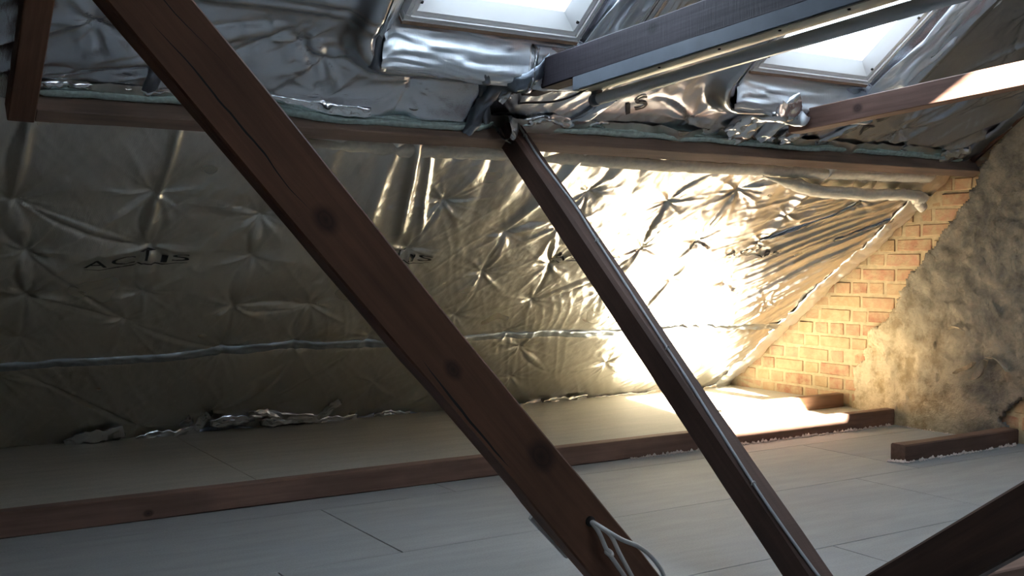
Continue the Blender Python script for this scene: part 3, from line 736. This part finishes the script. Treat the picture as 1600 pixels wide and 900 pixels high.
def f2(x):
    t = (x-3.42)/(4.63-3.42); e = min(1, t/.2, (1-t)/.03+.25); e = max(e, .08)
    s_ = 1.985-.085*min(1, max(0, (t)/.35))+.006*float(fbm(np.array(x*6), np.array(4.), 2)) - (.02 if t > .93 else 0)
    return s_, .060, .034*e, .022*e
t_ = strip('fleece_roll', np.linspace(3.42, 4.63, 160), f2, M['fleece'], low, 5); t_['label'] = 'cream fleece roll sagging below the purlin near the gable'
strip('fleece_tuft', np.linspace(4.58, 4.66, 12), lambda x: (1.86-.5*(x-4.58), .07, .028, .014), M['fleece'], low, 8)

# ---- upper blanket
up = empty('foil_insulation', slp(2.5, 2.3)); tag(up, 'silver quilted foil blanket above the purlin around the two roof windows', 'insulation')
holes = [(a+.004, b_-.004, c+.004, d-.004) for a, b_, c, d in WIN]
def up_warp(X, S):
    return X, S + (1-np.clip((S-2.145)/.06, 0, 1))*(.010*fbm(X*5, X*0+2, 3) + .020)
sheet('foil_sheet', upper_h, -2.45, 4.70, 2.145, 5.5, .0085, M['foil_up'], .006, holes, up, None, up_warp)
def uph(x, s): return upper_h(x, s)+.006
# layers of green wadding showing at the cut lower edge
for li in range(5):
    for (xa, xb) in ((.50, .98), (1.02, 2.0), (2.08, 4.62)):
        big = xa == 1.02
        if not big and li > 2: continue
        if xa < .9 and li > 1: continue
        def fw(x, li=li, big=big, xa=xa, xb=xb):
            wv = .012*(1 if big else .5)*float(fbm(np.array(x*5.), np.array(.7), 2)) + .005*float(N2(np.array(x*14.), np.array(li*3.)))
            grow = max(0, min(1, (x-1.02)/.3))*max(0, min(1, (2.02-x)/.1)) if big else .25+.25*float(N1(np.array(x*4.), np.array(2.)))
            e = min(1, (x-xa)/.03+.2, (xb-x)/.03+.2)
            of = (.012+.046*grow if big else .030)-.0105*li*(.35+.65*grow if big else 1)+.006*float(N4(np.array(x*7.), np.array(li*2.)))
            return 2.154+wv*.4, of+.008, .013*e, .0046*e
        strip('wadding_layer', np.linspace(xa, xb, int((xb-xa)/.008)), fw, M['wadding'], up, li*3)
# crinkled bright fold lines just above the cut edge
for (a, b_, s_, ww, cr) in ((.50, .98, 2.172, .04, .010), (1.05, 1.5, 2.185, .03, .004), (2.1, 2.5, 2.178, .045, .008), (3.1, 3.7, 2.175, .045, .009), (3.75, 4.5, 2.165, .022, .006)):
    ribbon('hem_fold', [(a, s_), ((a+b_)/2, s_-.006), (b_, s_)], ww, uph, M['crinkle'], up, .004, cr, 60, 8, .006)
# tapes and patches
t_ = ribbon('vertical_tape', [(1.435, 2.40), (1.43, 2.75), (1.425, 3.6)], .062, uph, M['tape_dark'], up, .003, .002, 14); t_['label'] = 'dark grey tape beside the left roof window'
t_ = ribbon('tape_patch', [(.80, 2.17), (.81, 2.34)], .045, uph, M['tape_dark'], up, .004, .003, 20)
t_ = ribbon('tape_patch', [(1.80, 2.44), (1.98, 2.13)], .03, uph, M['tape_dark'], up, .006, .004, 30)
t_ = ribbon('tape_patch', [(1.88, 2.14), (1.93, 2.40), (2.06, 2.47)], .06, uph, M['tape_dark'], up, .016, .010, 40, 9)
t_ = ribbon('tape_patch', [(1.955, 2.28), (2.0, 2.50)], .035, uph, M['crinkle'], up, .020, .010, 50, 9)
t_ = ribbon('tape_patch', [(2.30, 2.15), (2.37, 2.26), (2.41, 2.33)], .075, uph, M['tape'], up, .012, .007, 24, 9)
t_ = ribbon('tape_patch', [(2.285, 2.13), (2.36, 2.12)], .022, uph, M['tape'], up, .016, .004, 60)
t_ = ribbon('tape_patch', [(3.14, 2.15), (3.20, 2.42)], .10, uph, M['crinkle'], up, .018, .014, 34, 11)
t_ = ribbon('tape_patch', [(3.60, 2.15), (3.72, 2.30), (3.80, 2.44)], .05, uph, M['tape'], up, .008, .006, 30, 9)
t_ = ribbon('tape_patch', [(4.46, 2.13), (4.60, 2.20)], .10, uph, M['crinkle'], up, .020, .014, 40, 11)
t_ = ribbon('edge_tape', [(4.64, 2.08), (4.66, 2.5), (4.66, 3.6)], .10, uph, M['tape_dark'], up, .008, .006, 20, 9); t_['label'] = 'dark grey tape along the gable wall'
for (x0, x1, s0, s1) in WIN[:2]:
    t_ = ribbon('window_wrap', [(x0-.06, s0-.065), ((x0+x1)/2, s0-.075), (x1+.07, s0-.065)], .12, uph, M['tape_bright'], up, .006, .004, 16, 25, .006, fold=.013); t_['label'] = 'smooth silver wrap under the roof window'
    t_ = ribbon('window_wrap', [(x1+.08, s0-.06), (x1+.085, (s0+s1)/2), (x1+.08, s1)], .14, uph, M['tape_bright'], up, .008, .004, 12, 29, .008, fold=.020); t_['label'] = 'folded silver wrap up the right side of the roof window'
    ribbon('window_wrap', [(x0-.06, s0-.02), (x0-.06, s1)], .10, uph, M['tape_bright'], up, .006, .004, 10, 21, .008, fold=.014)

t_ = ribbon('tape_patch', [(3.06, 2.20), (3.16, 2.36), (3.27, 2.42)], .09, uph, M['crinkle'], up, .020, .014, 40, 13)
t_ = ribbon('tape_patch', [(3.24, 2.19), (3.30, 2.40)], .06, uph, M['tape_bright'], up, .030, .012, 40, 11)
t_ = ribbon('tape_patch', [(3.36, 2.18), (3.44, 2.26)], .07, uph, M['crinkle'], up, .020, .014, 44, 11)
t_ = ribbon('tape_patch', [(2.10, 2.17), (2.20, 2.20), (2.30, 2.18)], .05, uph, M['crinkle'], up, .012, .012, 60, 9)
# ---- printed lettering on the foil
def glyph_bm(txt):
    cu = bpy.data.curves.new('t', 'FONT'); cu.body = txt; cu.size = 1.0; cu.resolution_u = 6
    tmp = bpy.data.objects.new('t', cu); COL.objects.link(tmp)
    me = bpy.data.meshes.new_from_object(tmp.evaluated_get(bpy.context.evaluated_depsgraph_get()))
    bpy.data.objects.remove(tmp); bm = bmesh.new(); bm.from_mesh(me); bpy.data.meshes.remove(me)
    xs_ = [v.co.x for v in bm.verts]; ys_ = [v.co.y for v in bm.verts]
    x0, x1, y0, y1 = min(xs_), max(xs_), min(ys_), max(ys_)
    for v in bm.verts: v.co = Vector(((v.co.x-x0)/(x1-x0), (v.co.y-y0)/(y1-y0), 0))
    return bm
def lettering(items, x, s, hf, parent, rot=0.0, scale=1.0, swoosh=None):
    """items = (glyph, x0, x1, s0, s1) boxes in metres"""
    P_, F_ = [], []
    for (g, a0_, a1_, c0_, c1_) in items:
        bm = glyph_bm(g); bmesh.ops.triangulate(bm, faces=bm.faces)
        for _ in range(3):
            es = [e for e in bm.edges if e.calc_length() > .3]
            if es: bmesh.ops.subdivide_edges(bm, edges=es, cuts=1); bmesh.ops.triangulate(bm, faces=bm.faces)
        b0 = len(P_); bm.verts.index_update()
        P_ += [(a0_+v.co.x*(a1_-a0_), c0_+v.co.y*(c1_-c0_)) for v in bm.verts]
        F_ += [tuple(b0+v.index for v in f_.verts) for f_ in bm.faces]; bm.free()
    if swoosh:
        for pth in swoosh:
            n = len(pth); b0 = len(P_)
            for i, (a_, c_, th) in enumerate(pth): P_ += [(a_, c_), (a_, c_-th)]
            F_ += [(b0+2*i, b0+2*i+1, b0+2*i+3, b0+2*i+2) for i in range(n-1)]
    c, sn = math.cos(rot), math.sin(rot)
    pts = np.array(P_)*scale
    X = x+pts[:, 0]*c-pts[:, 1]*sn; S = s+pts[:, 0]*sn+pts[:, 1]*c
    H = hf(X, S)+.004
    o = mesh('printed_lettering', [slp(a_, b_, h_) for a_, b_, h_ in zip(X, S, H)], F_, M['black']); place(o, parent); o['label'] = 'black printed wordmark on the foil'
    return o
def sw(p, th, n=8):
    out = []
    for i in range(len(p)-1):
        for k in range(n):
            t = k/n; out.append((p[i][0]*(1-t)+p[i+1][0]*t, p[i][1]*(1-t)+p[i+1][1]*t))
    out.append(p[-1]); N_ = len(out)
    return [(a_, c_, th*(.25+.75*math.sin(math.pi*i/(N_-1)))) for i, (a_, c_) in enumerate(out)]
WORD = [('A', 0, .080, .002, .046), ('C', .090, .172, .012, .052), ('T', .182, .236, .022, .076), ('I', .262, .284, .008, .046), ('S', .300, .362, .014, .050)]
SWO = [sw([(.005, -.006), (.06, -.008), (.12, .002), (.17, .004), (.205, .010), (.24, .010), (.262, .002), (.30, .000), (.36, .006)], .0065)]
for x in (.740, 1.72, 2.68, 3.68):
    lettering(WORD, x, 1.330 if x < 3 else 1.36, lower_h, low, 0, 1, SWO)
lettering([('S', 0, .05, 0, .075)], 2.555, 2.265, uph, up, .55, 1.0)
lettering([('I', -.03, -.012, 0, .06)], 2.55, 2.26, uph, up, .55, 1.0)
lettering([(g, a, b_, c*1.1, d*1.1) for g, a, b_, c, d in WORD[:3]], 3.80, 2.245, uph, up, .95, 1.0, None)
# ================================================================== TIMBERS
pm = wood_mat('purlin_timber', (.17, .118, .090), (.38, .275, .215), saw=.1)
C2y, C2z = 3.30, 1.265
WI, DE = .050, .17
cc = Vector((0, C2y, C2z)) + Vector((0, -CP, SP))*WI/2 + Vector((0, SP, CP))*DE/2
pu = timber('purlin', (.50, cc.y, cc.z), (GX+.02, cc.y, cc.z), (0, -CP, SP), WI, DE, pm, None, .0012, .003, 60, 1)
tag(pu, 'long horizontal brown purlin running to the gable wall', 'beam')
# rafter at far left
rm = wood_mat('rafter_timber', (.08, .038, .025), (.28, .145, .09))
rx = .462
a0 = slp(rx, 2.05, .10-DE/2+.0); C2s = ((EY-C2y)*CP+(C2z-EZ)*SP); C2o = (EY-C2y)*SP*-1
# offset of purlin inner face from the foil plane
offp = (Vector((0, EY, EZ)) - Vector((0, C2y, C2z))).dot(Vector((0, SP, CP)))
s_c2 = (Vector((0, C2y, C2z)) - Vector((0, EY, EZ))).dot(Vector((0, -CP, SP)))
ra = timber('rafter', slp(rx, s_c2-.0, offp-DE/2), slp(rx, 5.0, offp-DE/2), (1, 0, 0), .070, DE, rm, None, .0015, .003, 50, 2)
tag(ra, 'short dark rafter rising at the far left from the purlin end', 'beam')
# small rafter against the gable
rg = timber('rafter', slp(4.708, s_c2+.06, .012), slp(4.708, 5.0, .012), (1, 0, 0), .022, .07, wood_mat('rafter_timber_b', (.04, .018, .012), (.12, .055, .035)), None, .001, .003, 30, 3)
tag(rg, 'thin reddish rafter edge squeezed between the upper foil and the gable plaster', 'beam')

# brace 1
b0, b1 = Vector((1.70, 2.02, 0)), Vector((.4966, 2.02, 1.345)); bd = (b1-b0).normalized()
bl0 = b0; bl1 = b0+bd*3.05
def bcoord(x, z):   # coordinates of a face point in the brace's own grain frame
    v = Vector((x, 2.02, z))-b0; wv = Vector((1, 0, 0)); wv = (wv-bd*wv.dot(bd)).normalized()
    return v.dot(bd), v.dot(wv)
kn = [(*bcoord(.823, .965), .017), (*bcoord(1.108, .655), .013), (*bcoord(1.33, .45), .020)]
cr0, cr1 = bcoord(.53, 1.29), bcoord(.80, .98)
bmz = wood_mat('brace_timber', (.065, .029, .016), (.19, .088, .050), [(k[0], k[1], k[2]) for k in kn],
               [(cr1[0], cr0[0]+.05, cr1[1], cr0[1]-.01, .0019), (cr0[0]-.12, cr0[0]+.5, .030, .012, .0012), (.62, .95, -.048, -.040, .003)], saw=.12)
br = timber('brace', bl0-bd*.0, bl1, (1, 0, 0), .128, .060, bmz, None, .0022, .004, 60, 0, wane=(.5, .95, (0, 7), .006))
tag(br, 'thick reddish brown brace crossing the view diagonally in front', 'beam')
sl_ = timber('packing_batten', (1.395, 2.06, .215)-Vector((0, 0, 0)) if False else (1.360, 2.075, .296), (1.462, 2.075, .190), (1, 0, 0), .018, .012, M['slat'], br, .0005, .001, 4, 4)
sl_['label'] = 'pale batten behind the lower left edge'

# truss at x = 2.03: strut falling from the purlin and rising one on the viewer's side
sm = wood_mat('strut_timber', (.050, .026, .019), (.135, .078, .058), saw=.5)
d2 = Vector((0, -1.447, -1.271)).normalized(); up2 = Vector((0, -.66, .751))
q0 = Vector((2.066, 3.398, 1.352))+up2*.047; L2_ = (q0.z-0+.0)/-d2.z
s2 = timber('strut', q0-d2*.02, q0+d2*(L2_-.028), (1, 0, 0), .072, .094, sm, None, .0015, .010, 50, 5)
tag(s2, 'narrow dark strut falling from the purlin to the floor with a cable along it', 'beam')
d3 = Vector((0, -.79, .59)).normalized(); up3 = Vector((0, .598, .801)); up3 = (up3 - d3*up3.dot(d3)).normalized()
q3 = Vector((2.066, 1.686, .148)) - up3*.058
s3 = timber('strut', q3-d3*.02, q3+d3*3.2, (1, 0, 0), .072, .116, wood_mat('strut_timber_dark', (.035, .017, .012), (.10, .052, .036), saw=.3), None, .0015, .005, 50, 6)
tag(s3, 'heavy dark strut rising out of the lower right corner', 'beam')
# collar above with the light under it
cm = wood_mat('collar_timber', (.016, .013, .018), (.046, .038, .050), [(.95+7*3.7, .02+7*.31, .012)], saw=1.1)
k0, k1 = Vector((2.066, 3.41, 1.478)), Vector((2.066, -1.2, 1.478+4.61*.0545+.0))
co = timber('collar', k0, k1, (0, 0, 1), .098, .072, cm, None, .0015, .004, 60, 7)
tag(co, 'rough sawn dark collar beam above the fluorescent light', 'beam')
c2m = wood_mat('collar_timber_red', (.085, .046, .036), (.215, .125, .098), [(.35+8*3.7, 8*.31, .012)], saw=.3)
j0, j1 = Vector((3.355, 3.16, 1.4285)), Vector((3.355, -.8, 1.4285+3.96*.058))
c2 = timber('collar', j0, j1, (0, 0, 1), .083, .07, c2m, None, .0015, .003, 50, 8)
tag(c2, 'short reddish collar beam by the right roof window, partly sunlit', 'beam')

# floor joists
jm = wood_mat('joist_timber', (.12, .068, .050), (.30, .185, .140), [(2.72+9*3.7, .01+9*.31, .020), (1.9+9*3.7, -.015+9*.31, .012), (2.75+9*3.7, .0+9*.31, .014), (3.3+9*3.7, -.02+9*.31, .008)], saw=.25)
jl = timber('floor_joist', (-2.4, 3.755, .0425), (GX+.01, 3.755, .0425), (0, 0, 1), .083, .055, jm, None, .0012, .003, 60, 9); tag(jl, 'long brown floor joist edging the beige shelf', 'joist')
jb = timber('floor_joist', (3.87, 4.105, .088), (GX+.01, 4.105, .088), (0, 0, 1), .075, .05, wood_mat('joist_timber_b', (.16, .085, .05), (.36, .21, .13)), None, .001, .003, 20, 10); tag(jb, 'short joist at the foot of the brick wall behind the sun patch', 'joist')
jr = timber('floor_joist', (3.905, 3.068, .036), (GX+.0, 3.068, .036), (0, 0, 1), .074, .074, wood_mat('joist_timber_c', (.075, .042, .032), (.20, .125, .095), saw=.5), None, .0015, .006, 20, 11); tag(jr, 'stub of joist with a square cut end by the plaster wall', 'joist')
jc = timber('floor_joist', (2.32, 1.745, .036), (4.6, 1.60, .036), (0, 0, 1), .074, .074, wood_mat('joist_timber_d', (.14, .08, .06), (.30, .19, .15)), None, .001, .004, 20, 12); tag(jc, 'brown joist end in the bottom right corner below the dark strut', 'joist')

# plaster crumbs along the joists
def crumbs(name, label, path, n, spread, rmax, seed):
    R = random.Random(seed); V, F = [], []
    for i in range(n):
        t = R.random(); k = min(int(t*(len(path)-1)), len(path)-2); u = t*(len(path)-1)-k
        p = Vector(path[k]).lerp(Vector(path[k+1]), u); r = rmax*(.25+.75*R.random()**3)
        c_ = p+Vector((R.uniform(-spread, spread), -abs(R.gauss(0, spread)), r*.5)); b0 = len(V)
        for a in ((1, 0, 0), (-1, 0, 0), (0, 1, 0), (0, -1, 0), (0, 0, 1), (0, 0, -.5)):
            V.append(c_+Vector(a)*r*R.uniform(.6, 1.2))
        for f_ in ((0, 2, 4), (2, 1, 4), (1, 3, 4), (3, 0, 4), (2, 0, 5), (1, 2, 5), (3, 1, 5), (0, 3, 5)): F.append(tuple(b0+k_ for k_ in f_))
    o = mesh(name, V, F, M['crumb']); tag(o, label, 'debris', kind='stuff'); return o
crumbs('plaster_crumbs', 'pinkish plaster crumbs lying along the long floor joist', [(2.95, 3.722, 0), (4.68, 3.722, 0)], 520, .012, .012, 1)
crumbs('plaster_crumbs', 'pinkish plaster crumbs around the stub of joist', [(3.86, 3.09, 0), (3.89, 3.028, 0), (4.70, 3.028, 0)], 420, .010, .011, 2)
crumbs('plaster_crumbs', 'grey plaster crumbs at the foot of the plaster wall', [(4.70, 3.10, 0), (4.70, 3.7, 0)], 160, .012, .006, 3)

# ================================================================== LIGHT FITTING
lf = empty('fluorescent_light', (2.05, 2.8, 1.42)); tag(lf, 'long grey fluorescent batten light fixed under the dark collar beam', 'light')
def skew_box(name, x0, x1, y0, y1, z0, z1, m, sl=-.0545, bev=.002):
    bm = bmesh.new(); bmesh.ops.create_cube(bm, size=1)
    for v in bm.verts:
        y = y0+(v.co.y+.5)*(y1-y0); v.co = Vector((x0+(v.co.x+.5)*(x1-x0), y, z0+(v.co.z+.5)*(z1-z0)+(y-2.858)*sl))
    if bev: bmesh.ops.bevel(bm, geom=bm.edges[:], offset=bev, segments=2, affect='EDGES')
    me = bpy.data.meshes.new(name); bm.to_mesh(me); bm.free(); o = link(name, me, m); place(o, lf); return o
skew_box('body', 2.028, 2.088, 1.20, 2.858, 1.418, 1.462, M['grey_metal'])
skew_box('reflector', 2.034, 2.098, 1.21, 2.83, 1.4145, 1.4178, M['cream'], bev=0)
tube('tube', [(2.094, 2.80, 1.388+.003), (2.094, 1.22, 1.388+1.58*.0545+.003)], .0185, simple('tube_glass', (.72, .74, .77), .18), lf, 20, 1)
tube('end_cap', [(2.094, 2.835, 1.389), (2.094, 2.80, 1.391)], .0192, M['grey_metal'], lf, 20, 1)
skew_box('lamp_holder', 2.082, 2.106, 2.80, 2.832, 1.392, 1.418, M['grey_metal'])
for i, y in enumerate((2.45, 2.2, 1.98, 1.76)):
    zz = 1.4145+(y-2.858)*-.0545
    tube('screw', [(2.046, y, zz+.001), (2.046, y, zz-.003)], .004, M['dark_hole'], lf, 8, 1)

# ================================================================== CABLES
ca = empty('cable', (2.09, 3.3, 1.38))
tag(ca, 'grey cable stapled along the upper side of the narrow dark strut', 'cable')
topf = lambda y, k=.0: Vector((2.066+k, 0, 0))+Vector((0, y, 0))+Vector((0, 0, (q0.z+up2.z*.047+.004) + (y-(q0.y+up2.y*.047))*(d2.z/d2.y)))
pp = [(3.36, .0), (3.31, .012), (3.2, .004), (3.1, .0), (3.0, .006), (2.9, .012), (2.8, .005), (2.65, 0), (2.5, -.006), (2.35, -.012), (2.2, -.022), (2.05, -.030), (1.95, -.030), (1.85, -.024), (1.72, -.01)]
tube('cable_run', [topf(y, k) for y, k in pp], .0040, M['cable'], ca, 8, 5)
for y, k in ((3.2, .004), (2.78, .004), (2.42, -.009), (2.05, -.03)):
    p = topf(y, k); tube('cable_clip', [p+Vector((-.008, 0, -.003)), p+Vector((-.004, 0, .006)), p+Vector((.004, 0, .006)), p+Vector((.008, 0, -.003))], .0016, M['cable_pale'], ca, 6, 3)
# black lead drooping under the collar
bl = tube('cable', [(2.04, 3.30, 1.425), (2.04, 3.15, 1.415), (2.05, 3.0, 1.402), (2.05, 2.88, 1.408), (2.05, 2.78, 1.428), (2.05, 2.70, 1.462)], .004, M['cable_black'])
tag(bl, 'thin black lead drooping beneath the collar beam end', 'cable')
# loop of pale cable hanging from the hole in the brace
hp = Vector((1.462, 1.985, .288))
hole = tube('drilled_hole', [(hp.x, 1.9895, hp.z), (hp.x, 1.984, hp.z)], .012, M['dark_hole'], br, 14, 1)  # solid disc on the face, coloured as the shade inside the hole
hole['label'] = 'dark drilled hole near the foot'
cb = empty('cable', hp); tag(cb, 'looped pale cables hanging from the hole in the thick brace', 'cable')
tube('strand', [hp+Vector((0, .01, .004)), hp+Vector((.004, -.012, -.01)), (1.470, 1.960, .262), (1.486, 1.955, .225), (1.510, 1.958, .195), (1.545, 1.955, .145), (1.56, 1.95, .10), (1.60, 1.96, .01)], .0052, M['cable_pale'], cb)
tube('strand', [hp+Vector((0, .01, 0)), hp+Vector((.006, -.012, -.006)), (1.490, 1.950, .262), (1.515, 1.945, .215), (1.54, 1.94, .17), (1.575, 1.94, .11), (1.60, 1.95, .05), (1.62, 1.96, .006)], .0052, M['cable_pale'], cb)
tube('strand', [hp+Vector((.002, .01, .002)), hp+Vector((.012, -.014, -.008)), (1.510, 1.935, .252), (1.555, 1.925, .230), (1.595, 1.92, .195), (1.625, 1.92, .150), (1.635, 1.93, .09), (1.63, 1.95, .006)], .0052, M['cable_pale'], cb)
tube('cable_tie', [(1.480, 1.953, .222), (1.488, 1.946, .214), (1.498, 1.95, .214), (1.500, 1.958, .220), (1.490, 1.962, .226), (1.480, 1.953, .222)], .0035, M['cable_pale'], cb, 6, 3)
# foil wrap scrap over the strut head
fs = ribbon('foil_scrap', [(1.985, 2.20), (2.05, 2.155), (2.13, 2.10)], .07, uph, M['crinkle'], None, .10, .014, 50, 11)
tag(fs, 'crumpled scrap of foil tucked over the head of the narrow strut', 'foil')
